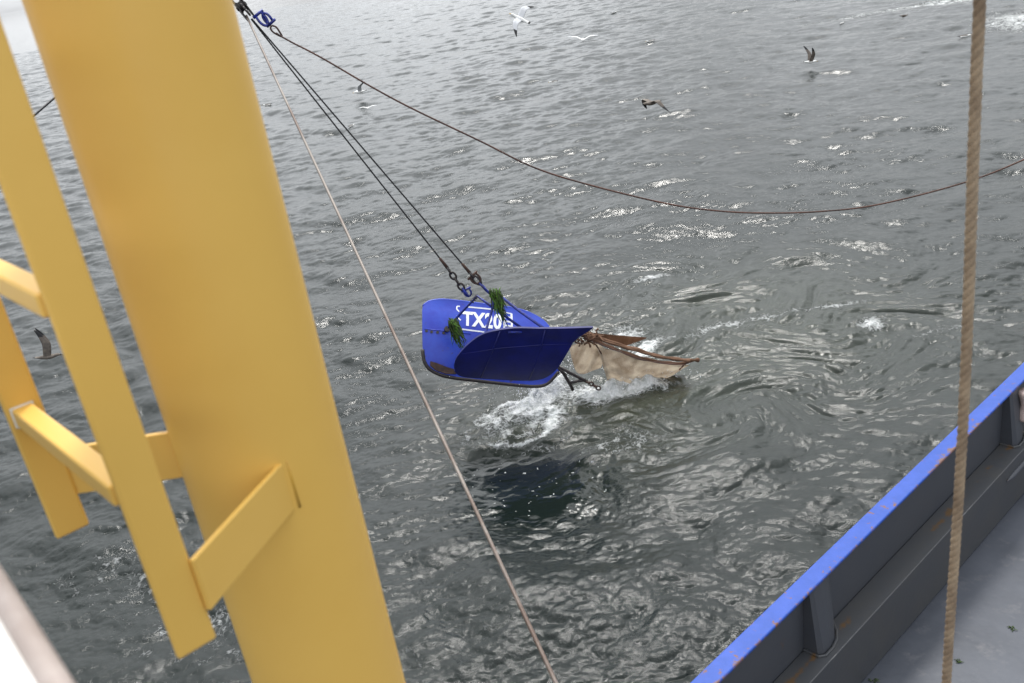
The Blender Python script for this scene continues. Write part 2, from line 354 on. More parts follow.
def sea_mat():
    m = bpy.data.materials.new('sea_water'); m.use_nodes = True; t = m.node_tree; b = t.nodes['Principled BSDF']
    c = nn(t, 'ShaderNodeTexCoord')
    fo = nn(t, 'ShaderNodeAttribute', attribute_name='foam').outputs['Fac']
    chn = nn(t, 'ShaderNodeAttribute', attribute_name='churn').outputs['Fac']
    ca = nn(t, 'ShaderNodeAttribute', attribute_name='calm').outputs['Fac']
    def noise(scale, det=5, rough=.6, dist=0):
        n = nn(t, 'ShaderNodeTexNoise'); n.inputs['Scale'].default_value = scale; n.inputs['Detail'].default_value = det
        n.inputs['Roughness'].default_value = rough; n.inputs['Distortion'].default_value = dist
        t.links.new(c.outputs['Object'], n.inputs['Vector']); return n
    # lacy foam: thin cell walls in the sparse places, solid in the dense ones
    wv = noise(3.0, 3, .6)
    addv = nn(t, 'ShaderNodeVectorMath', operation='MULTIPLY_ADD'); addv.inputs[1].default_value = (.55, .55, .55)
    t.links.new(wv.outputs['Color'], addv.inputs[0]); t.links.new(c.outputs['Object'], addv.inputs[2])
    v = nn(t, 'ShaderNodeTexVoronoi', feature='DISTANCE_TO_EDGE'); v.inputs['Scale'].default_value = 7; t.links.new(addv.outputs[0], v.inputs['Vector'])
    wall = math_(t, 'SUBTRACT', 1.0, math_(t, 'MULTIPLY', v.outputs['Distance'], 5.0, clamp=True))
    n1 = noise(2.6, 9, .68, .6); n2 = noise(16, 6, .7)
    tex = math_(t, 'ADD', math_(t, 'MULTIPLY', n1.outputs['Fac'], 1.05), math_(t, 'ADD', math_(t, 'MULTIPLY', wall, .22), math_(t, 'MULTIPLY', n2.outputs['Fac'], .35)))
    s = math_(t, 'ADD', fo, tex)
    mr = nn(t, 'ShaderNodeMapRange'); mr.inputs['From Min'].default_value = 1.22; mr.inputs['From Max'].default_value = 1.58
    t.links.new(s, mr.inputs['Value'])
    fv = nn(t, 'ShaderNodeTexVoronoi', feature='F1'); fv.inputs['Scale'].default_value = 6.5; t.links.new(addv.outputs[0], fv.inputs['Vector'])
    fk = math_(t, 'MULTIPLY', math_(t, 'LESS_THAN', fv.outputs['Distance'], math_(t, 'MULTIPLY_ADD', n1.outputs['Fac'], .5, -.14)), math_(t, 'GREATER_THAN', math_(t, 'ADD', ca, n1.outputs['Fac']), .95))
    foam = math_(t, 'MAXIMUM', mr.outputs[0], math_(t, 'MULTIPLY', fk, .75))
    base = nn(t, 'ShaderNodeMixRGB'); base.inputs[1].default_value = (.0065, .0105, .0085, 1); base.inputs[2].default_value = (.060, .068, .049, 1)
    t.links.new(math_(t, 'MULTIPLY', chn, n1.outputs['Fac']), base.inputs[0])
    fc = nn(t, 'ShaderNodeMixRGB'); fc.inputs[1].default_value = (.40, .43, .41, 1); fc.inputs[2].default_value = (.88, .89, .89, 1)
    n3 = noise(7, 8, .75, .5); fr_ = nn(t, 'ShaderNodeMapRange'); fr_.inputs['From Min'].default_value = .36; fr_.inputs['From Max'].default_value = .6
    t.links.new(n3.outputs['Fac'], fr_.inputs['Value']); t.links.new(fr_.outputs[0], fc.inputs[0])
    cx = nn(t, 'ShaderNodeMixRGB'); t.links.new(fc.outputs[0], cx.inputs[2]); t.links.new(foam, cx.inputs[0]); t.links.new(base.outputs[0], cx.inputs[1])
    t.links.new(cx.outputs[0], b.inputs['Base Color'])
    t.links.new(math_(t, 'MULTIPLY_ADD', foam, .5, .05), b.inputs['Roughness'])
    b.inputs['IOR'].default_value = 1.34
    bn = noise(9, 6, .62, .4); bn2 = noise(2.2, 5, .6, .3)
    hgt = math_(t, 'ADD', math_(t, 'MULTIPLY', bn.outputs['Fac'], .13), math_(t, 'ADD', math_(t, 'MULTIPLY', n2.outputs['Fac'], .06), math_(t, 'MULTIPLY', noise(42, 3, .6).outputs['Fac'], .022)))
    hgt = math_(t, 'MULTIPLY', hgt, math_(t, 'SUBTRACT', 1.0, math_(t, 'MULTIPLY', ca, .85)))
    hgt = math_(t, 'ADD', hgt, math_(t, 'MULTIPLY', math_(t, 'MULTIPLY', foam, math_(t, 'ADD', n2.outputs['Fac'], n3.outputs['Fac'])), .6))
    bp = nn(t, 'ShaderNodeBump'); bp.inputs['Strength'].default_value = .8; bp.inputs['Distance'].default_value = .12
    t.links.new(hgt, bp.inputs['Height']); t.links.new(bp.outputs[0], b.inputs['Normal'])
    return m
build_sea()
# dark depth round and under the ship so that the sea does not end at the mesh edge behind the viewer
bm = bmesh.new()
vs = [bm.verts.new(p) for p in ((-30000, -30000, -.9), (30000, -30000, -.9), (30000, 30000, -.9), (-30000, 30000, -.9))]; bm.faces.new(vs)
deep = mat('open_water', (.02, .027, .026), .12, bump=.8, bscale=1.2); o = obj('open_water', bm, deep); o['kind'] = 'structure'

# ------------------------------------------------------------------ fishing boat
A0, A1 = -9.0, 11.5
boat = empty('fishing_boat', ship(2, 0, 0), 'grey decked working boat with a blue topped bulwark at lower right', 'boat')
bm = bmesh.new()
box(bm, ship(A0, -3.165, 2.03), AX * (A1 - A0), IN * .012, UP * 1.145)
obj('bulwark', bm, M['grey_paint'], boat)
bm = bmesh.new()
box(bm, ship(A0, -3.22, 3.176), AX * (A1 - A0), IN * .15, UP * .028, .011)
obj('rail_cap', bm, M['blue'], boat)
bm = bmesh.new()    # hull side below the bulwark
box(bm, ship(A0, -3.19, -1.0), AX * (A1 - A0), IN * .02, UP * 3.02)
obj('hull_side', bm, M['blue'], boat)
bm = bmesh.new()
box(bm, ship(A0, -3.15, 2.012), AX * (A1 - A0), IN * .22, UP * .575, .008)
obj('ledge', bm, M['ledge_paint'], boat)
bm = bmesh.new()
box(bm, ship(A0, -3.14, 1.9), AX * (A1 - A0), IN * 6.6, UP * .105)
obj('deck', bm, M['deck'], boat)
def wear(m, direction, centre, width, colour, scale, thr, stretch, along=None):
    """worn band of a given colour along a line of the thing itself"""
    t = m.node_tree; b = t.nodes['Principled BSDF']; c = nn(t, 'ShaderNodeTexCoord')
    d = nn(t, 'ShaderNodeVectorMath', operation='DOT_PRODUCT'); d.inputs[1].default_value = direction; t.links.new(c.outputs['Object'], d.inputs[0])
    band = math_(t, 'SUBTRACT', 1.0, math_(t, 'ABSOLUTE', math_(t, 'DIVIDE', math_(t, 'SUBTRACT', d.outputs['Value'], centre), width)), clamp=True)
    n = nn(t, 'ShaderNodeTexNoise'); n.inputs['Scale'].default_value = scale; n.inputs['Detail'].default_value = 9; n.inputs['Roughness'].default_value = .72
    t.links.new(c.outputs['Object'], n.inputs['Vector'])
    n2 = nn(t, 'ShaderNodeTexNoise'); n2.inputs['Scale'].default_value = .9; t.links.new(c.outputs['Object'], n2.inputs['Vector'])
    s_ = math_(t, 'ADD', math_(t, 'MULTIPLY', band, stretch), math_(t, 'ADD', n.outputs['Fac'], math_(t, 'MULTIPLY', n2.outputs['Fac'], .6)))
    r = nn(t, 'ShaderNodeMapRange'); r.inputs['From Min'].default_value = thr; r.inputs['From Max'].default_value = thr + .10; t.links.new(s_, r.inputs['Value'])
    x = nn(t, 'ShaderNodeMixRGB'); x.inputs[2].default_value = (*colour, 1)
    old = b.inputs['Base Color'].links[0].from_socket; t.links.new(old, x.inputs[1]); t.links.new(r.outputs[0], x.inputs[0]); t.links.new(x.outputs[0], b.inputs['Base Color'])
wear(M['blue'], IN, -3.07, .07, (.15, .085, .07), 13, 1.06, .27)
wear(M['blue'], IN, -3.14, .2, (.22, .22, .34), 30, 1.20, .10)
wear(M['ledge_paint'], IN, -3.05, .07, (.10, .055, .02), 5, 1.02, .22)
wear(M['ledge_paint'], IN, -2.935, .008, (.13, .13, .13), 9, 1.08, .25)
def stiffener(a):
    bm = bmesh.new()
    prof = [(-.16, 0), (-.16, .12), (-.12, .15), (-.02, .15), (.07, .13), (.15, .085), (.24, 0)]
    for z0 in (0,):
        lo = [bm.verts.new(ship(a + u, -3.1515 + w, 2.590)) for u, w in prof]
        hi = [bm.verts.new(ship(a + u * .95, -3.1515 + w * .42, 3.174)) for u, w in prof]
        for k in range(len(prof) - 1): bm.faces.new([lo[k], lo[k + 1], hi[k + 1], hi[k]])
        bm.faces.new(lo); bm.faces.new(hi[::-1])
    obj('stiffener', bm, M['grey_paint'], boat)
    bm = bmesh.new()   # weld foot
    tube(bm, [ship(a + u * 1.06, -3.148 + w * 1.08, 2.593) for u, w in prof], .012, 8)
    obj('weld_seam', bm, M['ledge_paint'], boat)
def proj(P):
    v = P - CP; s = v.dot(Fv); return 512 + FPX * v.dot(Rv) / s, 341.5 - FPX * v.dot(Uv) / s
P1 = at_plane(820, 600, ship(0, -3.1, 0), IN); P2 = at_plane(1014, 395, ship(0, -3.1, 0), IN)
a1 = P1.dot(AX); a2 = P2.dot(AX)
for a in (a1 - 2 * (a2 - a1), a1 - (a2 - a1), a1, a2 + .03, 2 * a2 - a1): stiffener(a)
# pale rope roller on the bulwark at the frame edge
bm = bmesh.new()
pr = at_plane(1026, 405, ship(0, -3.02, 0), IN)
tube(bm, [pr + UP * z for z in (-.16, -.13, -.06, 0, .06, .13, .16)], [.075, .085, .06, .05, .06, .085, .075], 20)
obj('fairlead_roller', bm, mat('pale_roller', (.55, .45, .42), .5, col2=(.3, .22, .2)), boat, True)
# rolled half-round bar on the ledge front near the frame edge
bm = bmesh.new()
pb = at_plane(1012, 476, ship(0, -2.925, 0), IN)
tube(bm, [pb + AX * u for u in (-.12, -.06, .0, .4, 1.2)], [.004, .02, .028, .028, .028], 12)
obj('rub_bar', bm, M['grey_paint'], boat, True)
# little clots of weed left on the deck
for k, (x, y) in enumerate([(1012, 628), (958, 662), (874, 681)]):
    bm = bmesh.new(); p = at_z(x, y, 2.008)
    for j in range(9):
        a = random.uniform(0, 6.28); q = p + Vector((random.gauss(0, .012), random.gauss(0, .012), 0))
        tube(bm, [q, q + Vector((math.cos(a) * .015, math.sin(a) * .015, .008)), q + Vector((math.cos(a) * .035, math.sin(a) * .035, .002))], [.003, .004, .001], 5)
    o = obj('weed_scrap', bm, M['weed'])
    tag(o, ['small green weed scrap alone on the deck at far right', 'green weed scrap on the deck just beside the hanging rope', 'small green weed scrap at the foot of the bulwark by the frame bottom'][k], 'seaweed', 'weed scraps on the deck')

# ------------------------------------------------------------------ yellow mast
cm = at_d(267, 463, 1.695); cm = Vector((cm.x, cm.y, 0)); RAD = .154
mast = empty('steel_mast', Vector((cm.x, cm.y, 2.0)), 'thick round yellow painted steel mast at the left', 'mast')
bm = bmesh.new()
zs = [2.006, 2.4] + list(np.linspace(3, 12, 90))
tube(bm, [Vector((cm.x, cm.y, z)) for z in zs], [RAD * (1 + .0025 * math.sin(z * 9) * math.sin(z * 2.3)) for z in zs], 96)
obj('pole', bm, M['yellow'], mast, True)
bm = bmesh.new()
tube(bm, [Vector((cm.x, cm.y, z)) for z in (2.008, 2.03)], .26, 48); obj('base_plate', bm, M['yellow'], mast)

# ladder standing off the mast
ladder = empty('steel_ladder', Vector((-.65, 1.3, 7.03)), 'yellow welded steel ladder fixed to the round yellow mast', 'ladder')
near = at_d(118, 497, 1.3274); near = Vector((near.x, near.y, 0))   # left edge of the near stile
far = at_z(28, 413, 7.345); far = Vector((far.x, far.y, 0))
LD = (far - near).normalized(); LW = Vector((LD.y, -LD.x, 0))       # LW: along the stile's broad face
TH = .014
def stile(c, z0, w):
    bm = bmesh.new()
    box(bm, c + UP * z0, LW * w, LD * TH, UP * 4.2, .0055)
    return obj('stile', bm, M['yellow'], ladder)
stile(near + LW * .0, at_d(200, 652, 1.3274).z, .0655)
fd = math.hypot(far.x, far.y)
stile(far - LW * .034, at_d(75, 532, fd).z, .062)
for k in range(-0, 12):
    bm = bmesh.new()
    z = 7.345 + .30 * k
    s0 = near - LW * .006 + UP * (z - .022) + LD * (TH + .001); e0 = far - LW * .024 + UP * (z - .018)
    d = e0 - s0
    box(bm, s0, d - LD * .001, LW * .036, UP * .036, .005)
    rg = obj('rung', bm, M['yellow'], ladder)
    bm = bmesh.new()   # weld bead where the rung meets the far stile
    q = e0 - LD * .002
    tube(bm, [q, q + LW * .036, q + LW * .036 + UP * .036, q + UP * .036], .0032, 8, closed=True)
    obj('weld_bead', bm, M['yellow_dirt'] if k else M['white_paint'], rg, True)
def bracket(p, q, h):
    bm = bmesh.new()
    d = (q - p); n = Vector((d.y, -d.x, 0)).normalized() * .010
    box(bm, p - n * .5, d, n, UP * -h, .0025)
    b_ = obj('bracket', bm, M['yellow'], ladder)
    bm = bmesh.new()
    q2 = q - d.normalized() * .006
    tube(bm, [q2 - n * .8 + UP * .002, q2 + n * .8 + UP * .002, q2 + n * .9 - UP * h, q2 - n * .9 - UP * h], .0045, 8, closed=True)
    obj('weld_bead', bm, M['yellow_dirt'], b_, True)
hB = .098
bn0 = at_d(191, 560, 1.335)
bn1 = at_z(281, 462, bn0.z)
for k in (0, 1, 2):
    bracket(bn0 + UP * (1.5 * k), bn1 + (bn1 - bn0).normalized() * .01 + UP * (1.5 * k), hB)
    zb = at_d(68, 449, fd).z
    f0 = far + LW * .022 + LD * .016; f1 = at_z(172, 431, zb)
    f1 = f1 + (Vector((f1.x, f1.y, 0)) - f0).normalized() * .03
    bracket(Vector((f0.x, f0.y, zb + 1.5 * k)), Vector((f1.x, f1.y, zb + 1.5 * k)), hB)

# white handrail of the bridge wing, close by
h1 = at_z(0, 565, 7.50); h2 = at_z(75, 683, 7.50)
hd_ = (h2 - h1).normalized(); hs_ = Vector((hd_.y, -hd_.x, 0)).normalized()
if hs_.dot(Vector((1, 0, 0))) > 0: hs_ = -hs_
bm = bmesh.new(); HR = .013
base_ = h1 + hs_ * HR
hr = empty('handrail', Vector((base_.x, base_.y, 6.4)), 'white capped handrail with a greyish edge strip at lower left corner', 'handrail')
tube(bm, [base_ - hd_ * 1.6, base_, base_ + hd_ * 1.2], HR, 24)
obj('edge_strip', bm, mat('edge_strip_paint', (.34, .28, .25), .6, col2=(.42, .36, .33), nscale=12), hr, True)
bm = bmesh.new(); box(bm, base_ - hd_ * 1.6 + hs_ * .008 - UP * .02, hd_ * 2.8, hs_ * .12, UP * .028, .006)
obj('rail_cap', bm, M['white_paint'], hr)
base_ = base_ + hs_ * .06 - UP * .025
for u in (-1.5, 1.1):
    bm = bmesh.new(); tube(bm, [base_ + hd_ * u, Vector((0, 0, -1.1)) + base_ + hd_ * u], .025, 16)
    obj('rail_post', bm, M['white_paint'], hr, True)

# ------------------------------------------------------------------ ropes and wires
def rope(name, pts, r, pitch, m, label, cat, strands=3, step=None, seg=7):
    bm = bmesh.new(); strand_rope(bm, pts, r, pitch, strands, seg, step)
    return tag(obj(name, bm, m, None, True), label, cat)
mr_ = at_d(965, 341, 2.5)
pts = [Vector((mr_.x + .004 * math.sin(z * 3.1), mr_.y + .004 * math.cos(z * 2.3), z)) for z in np.linspace(2.02, 12, 90)]
rope('hanging_rope', pts, .0148, .075, M['manila'], 'thick tan fibre rope hanging straight down at the right', 'rope', 3, .012, 9)

BL = at_d(246, 12, 15.4)            # hanging block below the boom end
def along(a, b, n=40, sag=0):
    return [a.lerp(b, i / n) - UP * (4 * sag * (i / n) * (1 - i / n)) for i in range(n + 1)]
wend = at_z(588, 752, 3.212)
rope('hauling_wire', along(BL + Vector((0, -.03, -.05)), wend, 60, .0), .0175, .16, M['grey_wire'],
     'pale grey steel wire slanting from the block down past the doors', 'wire rope', 4, .035, 6)
rk = [(276, 33), (284, 38), (295, 44), (309, 51), (329, 62), (370, 86), (413, 109), (480, 141), (533, 167), (586, 184), (666, 203.5), (719, 211), (767, 213), (820, 211.5), (878, 204.6), (963, 183), (1024, 159.5), (1100, 122), (1200, 60)]
sh_ = at_d(276, 33, 15.3); e_ = at_d(1100, 122, 17.0)
pn = (e_ - sh_).cross(UP).normalized()
P = [at_plane(x, y, sh_, pn) for x, y in rk]
# smooth the line
t_ = np.arange(len(P)); tt = np.linspace(0, len(P) - 1, 160)
Pa = np.array(P)
def cr_(P, tt):
    out = []
    for t in tt:
        i = min(int(t), len(P) - 2); f = t - i
        p0, p1, p2, p3 = P[max(i - 1, 0)], P[i], P[i + 1], P[min(i + 2, len(P) - 1)]
        out.append(Vector(.5 * ((2 * p1) + (-p0 + p2) * f + (2 * p0 - 5 * p1 + 4 * p2 - p3) * f * f + (-p0 + 3 * p1 - 3 * p2 + p3) * f ** 3)))
    return out
rope('slack_wire', cr_(Pa, tt), .0155, .2, M['rust_wire'], 'rusty brown slack wire sagging across the water to the right', 'wire rope', 3, .05, 6)
q1 = at_d(32, 117, 15.0); q2 = at_d(60, 93, 15.6); dq = (q2 - q1)
rope('stay_wire', along(q1 - dq * 3.0, q2 + dq * 5, 30), .02, .25, M['black_wire'], 'short stretch of dark stay wire seen between ladder and mast', 'wire rope', 3, .05, 6)

# block
bd = (at_d(452, 272, 15.2) - BL).normalized()       # line of pull
blk = empty('pulley_block', BL, 'black steel pulley block with shackles hanging at the top', 'pulley')
nb = (Fv * .3 + Rv * .9).normalized(); nb = (nb - bd * nb.dot(bd)).normalized()
side = bd.cross(nb).normalized()
BC = BL - bd * .10
for s in (-1, 1):
    bm = bmesh.new()
    cpt = [(-.30, .05), (-.22, .085), (-.1, .11), (.05, .115), (.16, .09), (.22, .045), (.22, -.045), (.16, -.09), (.05, -.115), (-.1, -.11), (-.22, -.085), (-.30, -.05)]
    va = [bm.verts.new(BC + bd * u + side * w + nb * (s * .05)) for u, w in cpt]
    vb = [bm.verts.new(BC + bd * u + side * w + nb * (s * .066)) for u, w in cpt]
    bm.faces.new(va); bm.faces.new(vb[::-1])
    for k in range(len(cpt)): bm.faces.new([va[k], va[(k + 1) % 12], vb[(k + 1) % 12], vb[k]])
    obj('cheek_plate', bm, M['black_steel'], blk)
bm = bmesh.new(); tube(bm, [BC - nb * .045, BC - nb * .02, BC + nb * .02, BC + nb * .045], [.1, .075, .075, .1], 28); obj('sheave', bm, M['black_steel'], blk, True)
bm = bmesh.new(); tube(bm, [BC - nb * .085, BC + nb * .085], .03, 12); obj('axle_pin', bm, M['black_steel'], blk)
bm = bmesh.new()
for s in (-1, 1): tube(bm, [BC - bd * .27 + side * s * .02, BC - bd * .45 + side * s * .07, BC - bd * 1.0 + UP * .2 + side * s * .16, BC - bd * 2.6 + UP * 1.8 + side * s * .25], .028, 10)
obj('hanger_arm', bm, M['black_steel'], blk, True)
def shackle_bm(c, d, n, w, l, r):
    """bow shackle: open end at c, crown at c + d*l"""
    bm = bmesh.new(); s = d.cross(n).normalized()
    pts = [c + s * w]
    for k in range(13):
        a = math.pi * k / 12; pts.append(c + d * (l * .45 + math.sin(a) * l * .55) + s * (math.cos(a) * w * 1.15))
    pts.append(c - s * w)
    tube(bm, pts, r, 10); tube(bm, [c + s * (w + r * 2.2), c - s * (w + r * 2.2)], r * 1.15, 10)
    return bm
sh0 = at_d(258, 12, 15.35); sh1 = at_d(266, 22, 15.32)
ds = (at_d(276, 33, 15.3) - at_d(262, 16, 15.34)).normalized()
n_ = (Fv - ds * Fv.dot(ds)).normalized()
link_ = obj('shackle', shackle_bm(at_d(258, 14, 15.34), ds, n_, .05, .2, .02), M['blue_steel'], blk, True)
obj('shackle', shackle_bm(at_d(271, 23, 15.31), -ds, (n_ + ds.cross(n_) * .7).normalized(), .05, .17, .02), M['blue_steel'], blk, True)
bm = bmesh.new()
for u in (.0, .055, .11): tube(bm, ring(BC + bd * (.02 + u) + side * (.13 + u * .6), nb, bd, .045, .03, 14), .015, 8, closed=True)
obj('chain_link', bm, M['black_steel'], blk, True)
bm = bmesh.new()
te = at_d(276, 33, 15.3); tube(bm, cr_(np.array([at_d(x, y, 15.31) for x, y in ((272, 25.5), (276, 27), (279, 31), (282, 36.5), (277, 34.5), (272.5, 31.5), (270.5, 28), (272, 25.5))]), np.linspace(0, 7, 36)), .014, 8)
obj('wire_eye', bm, M['rust_wire'], blk, True)

# ------------------------------------------------------------------ trawl doors
KA = at_y(425, 371, 15.0); KB = at_y(546, 384, 15.12)      # keel of the pair
E1 = (KB - KA).normalized()
Nh = Vector((E1.y, -E1.x, 0)).normalized()                  # horizontal, towards the viewer
if Nh.y > 0: Nh = -Nh
V0 = E1.cross(Nh); V0 = V0 if V0.z > 0 else -V0
LF, LN = R(36), R(27)
VF = (V0 * math.cos(LF) - Nh * math.sin(LF)).normalized()   # far panel leans away
VN = (V0 * math.cos(LN) + Nh * math.sin(LN)).normalized()   # near panel leans over the viewer's side
NF = E1.cross(VF); NF = NF if NF.dot(Nh) > 0 else -NF
NN = E1.cross(VN); NN = NN if NN.dot(Nh) > 0 else -NN
OF = KA - Nh * .03; ON = KA + Nh * .17
def resamp(px, n):
    P = np.array(px, float); d = np.r_[0, np.cumsum(np.hypot(*np.diff(P, axis=0).T))]
    # rounded corners: Catmull-Rom through the outline
    out = []
    for s in np.linspace(0, d[-1], n):
        i = min(np.searchsorted(d, s, 'right') - 1, len(P) - 2); f = (s - d[i]) / (d[i + 1] - d[i])
        p0, p1, p2, p3 = P[max(i - 1, 0)], P[i], P[i + 1], P[min(i + 2, len(P) - 1)]
        out.append(.5 * ((2 * p1) + (-p0 + p2) * f + (2 * p0 - 5 * p1 + 4 * p2 - p3) * f * f + (-p0 + 3 * p1 - 3 * p2 + p3) * f ** 3))
    return out
def panel(name, bot, top, O, Nrm, V, camber, th, mats, parent, n=56, m=14, relief=None):
    B = [at_plane(x, y, O, Nrm) for x, y in resamp(bot, n)]; T = [at_plane(x, y, O, Nrm) for x, y in resamp(top, n)]
    bm = bmesh.new(); lay = []
    for side_ in (0, 1):
        g = []
        for i in range(n):
            row = []
            for j in range(m + 1):
                p = B[i].lerp(T[i], j / m); h = (p - O).dot(V) / 1.25
                off = camber(h) - side_ * th
                row.append(bm.verts.new(p + Nrm * off))
            g.append(row)
        lay.append(g)
    for s, g in enumerate(lay):
        for i in range(n - 1):
            for j in range(m):
                q = [g[i][j], g[i + 1][j], g[i + 1][j + 1], g[i][j + 1]]
                bm.faces.new(q if s == 0 else q[::-1])
    a, b = lay
    for i in range(n - 1):
        for j in (0, m): bm.faces.new([a[i][j], a[i + 1][j], b[i + 1][j], b[i][j]])
    for j in range(m):
        for i in (0, n - 1): bm.faces.new([a[i][j], a[i][j + 1], b[i][j + 1], b[i][j]])
    bmesh.ops.remove_doubles(bm, verts=bm.verts, dist=.002)
    o = obj(name, bm, mats, parent, True)
    try: o.data.set_sharp_from_angle(angle=R(40))
    except Exception: pass
    return o
door_root = KA.lerp(KB, .5)
fdoor = empty('trawl_door', door_root - Nh * .03, 'rear blue trawl door leaning away with white lettering TX20 on its inner face', 'trawl door', 'pair of trawl doors over the water')
ndoor = empty('trawl_door', door_root + Nh * .17, 'front trawl door with a shade-darkened blue outer face that hides part of the lettered door', 'trawl door', 'pair of trawl doors over the water')
bulge = lambda h: .10 * 4 * max(h, 0) * (1 - min(max(h, 0), 1)) - .02
botF = [(422, 338), (422.5, 350), (424, 360), (429, 368), (440, 374), (455, 377.5), (480, 380.5), (510, 384), (535, 386), (548, 383), (558, 372)]
topF = [(422, 338), (422, 318), (423, 306), (429, 301), (441, 299), (460, 300.5), (480, 303), (505, 306), (525, 310.5), (540, 318), (549, 328), (555, 345), (558, 372)]
fpan = panel('plate', botF, topF, OF, NF, VF, bulge, .035, M['door_blue'], fdoor)
botN = [(454, 363), (455, 369), (459, 374), (467, 376.5), (490, 378), (518, 379), (534, 378.6), (546, 375), (557, 365.5), (567, 351), (575, 340.5), (584, 334), (593, 328.5)]
topN = [(454, 363), (456, 356), (461, 349), (470, 341), (482, 334.5), (497, 330.5), (515, 328.2), (540, 328.6), (565, 328.4), (593, 327.5)]
bulgeN = lambda h: .07 * 4 * max(h, 0) * (1 - min(max(h, 0), 1))
npan = panel('plate', botN, topN, ON, NN, VN, bulgeN, .035, M['door_shaded'], ndoor)
# steel rim rounds along the plate edges
def rim(px, O, Nrm, V, camber, r, m, parent, name='edge_bar'):
    bm = bmesh.new(); P = []
    for x, y in resamp(px, 50):
        p = at_plane(x, y, O, Nrm); P.append(p + Nrm * (camber((p - O).dot(V) / 1.25) - .017))
    tube(bm, P, r, 8); return obj(name, bm, m, parent, True)
rim(topF[2:], OF, NF, VF, bulge, .020, M['door_blue'], fdoor)
rim(botF[1:], OF, NF, VF, bulge, .034, M['black_steel'], fdoor, 'runner')
rim(botN[1:7], ON, NN, VN, bulgeN, .019, M['door_shaded'], ndoor)
rim([(557, 365.5), (567, 351), (575, 340.5), (584, 334), (593, 328.5)], ON, NN, VN, bulgeN, .014, M['door_shaded'], ndoor)
# slats of steel standing proud on the near plate's outer face: stiffening ribs, and a brighter strip for the lit rim
def on(O, Nrm, V, camber, x, y, out=.0):
    p = at_plane(x, y, O, Nrm); return p + Nrm * (camber((p - O).dot(V) / 1.25) + out)
def strip(name, pxs, O, Nrm, V, camber, w, out, m, parent, flat=.35):
    bm = bmesh.new(); tube(bm, [on(O, Nrm, V, camber, x, y, out) for x, y in pxs], w, 8); return obj(name, bm, m, parent, True)
strip('rib', [(500, 331), (494, 345), (486, 362), (481, 376)], ON, NN, VN, bulgeN, .012, .003, M['door_shaded'], ndoor)
strip('rib', [(545, 330), (541, 345), (535, 362), (529, 377)], ON, NN, VN, bulgeN, .012, .003, M['door_shaded'], ndoor)
strip('seam', [(462, 351), (500, 346), (540, 344), (572, 344)], ON, NN, VN, bulgeN, .008, .001, M['door_shaded'], ndoor)
strip('lit_rim', [(508, 332), (522, 332)], ON, NN, VN, bulgeN, .022, .002, M['blue_steel'], ndoor)  # lighter blue strip painting the light on the top rim
strip('seam', [(424, 330), (435, 331), (446, 332), (470, 335)], OF, NF, VF, bulge, .010, .002, M['door_blue'], fdoor)
for x, y in ((426, 332), (431, 333), (437, 333.5), (443, 334)):
    bm = bmesh.new(); p = on(OF, NF, VF, bulge, x, y, .0); tube(bm, [p, p + NF * .012], .026, 10); obj('bolt', bm, M['black_steel'], fdoor)
# rusty shoe in the front of the rear door's foot
bm = bmesh.new()
sh = [(430, 362), (437, 364), (446, 367.5), (455, 370), (456, 374), (446, 374), (436, 370.5), (430, 366)]
va = [bm.verts.new(on(OF, NF, VF, bulge, x, y, .004)) for x, y in sh]; vb = [bm.verts.new(on(OF, NF, VF, bulge, x, y, .05)) for x, y in sh]
bm.faces.new(va); bm.faces.new(vb[::-1])
for k in range(len(sh)): bm.faces.new([va[k], va[(k + 1) % len(sh)], vb[(k + 1) % len(sh)], vb[k]])
obj('shoe', bm, M['rust'], fdoor)
# writing on the rear door
def text(body, size, off, sx=1.0):
    cu = bpy.data.curves.new('lettering', 'FONT'); cu.body = body; cu.size = size; cu.extrude = .003; cu.offset = off; cu.resolution_u = 6; cu.space_character = 1.08
    o = bpy.data.objects.new('t', cu); COL.objects.link(o)
    bpy.context.view_layer.update(); dg = bpy.context.evaluated_depsgraph_get()
    me = bpy.data.meshes.new_from_object(o.evaluated_get(dg)); bpy.data.objects.remove(o); return me
me = text('TX20', 1.0, .038)
xs = [v.co.x for v in me.vertices]; ys = [v.co.y for v in me.vertices]; x0, x1, y0, y1 = min(xs), max(xs), min(ys), max(ys)
q00, q10, q01, q11 = (461.8, 326.4), (500.5, 330.8), (462.3, 311), (501.8, 314.5)   # corners on the plate, measured
for v in me.vertices:
    u = (v.co.x - x0) / (x1 - x0); w = (v.co.y - y0) / (y1 - y0)
    px = (q00[0] * (1 - u) + q10[0] * u) * (1 - w) + (q01[0] * (1 - u) + q11[0] * u) * w
    py = (q00[1] * (1 - u) + q10[1] * u) * (1 - w) + (q01[1] * (1 - u) + q11[1] * u) * w
    v.co = on(OF, NF, VF, bulge, px, py, .006 + v.co.z)
link('lettering', me, M['white_letter'], fdoor)
def paint_line(pxs, w, name):
    bm = bmesh.new(); out = []
    for x, y in pxs: out.append(on(OF, NF, VF, bulge, x, y, .0045))
    for a, b in zip(out, out[1:]):
        s = (b - a).cross(NF).normalized() * w
        vs = [bm.verts.new(v) for v in (a - s, b - s, b + s, a + s)]; bm.faces.new(vs)
        vs = [bm.verts.new(v + NF * .003) for v in (a - s, b - s, b + s, a + s)]; bm.faces.new(vs)
    return obj(name, bm, M['white_letter'], fdoor)
paint_line([(466, 306.5), (484, 308.2), (503, 310.2)], .013, 'border_stripe')
paint_line([(461, 330.2), (475, 332), (488, 333.6)], .013, 'border_stripe')
paint_line([(460, 306.2), (457.2, 306), (456.6, 309), (459, 312)], .011, 'border_mark')
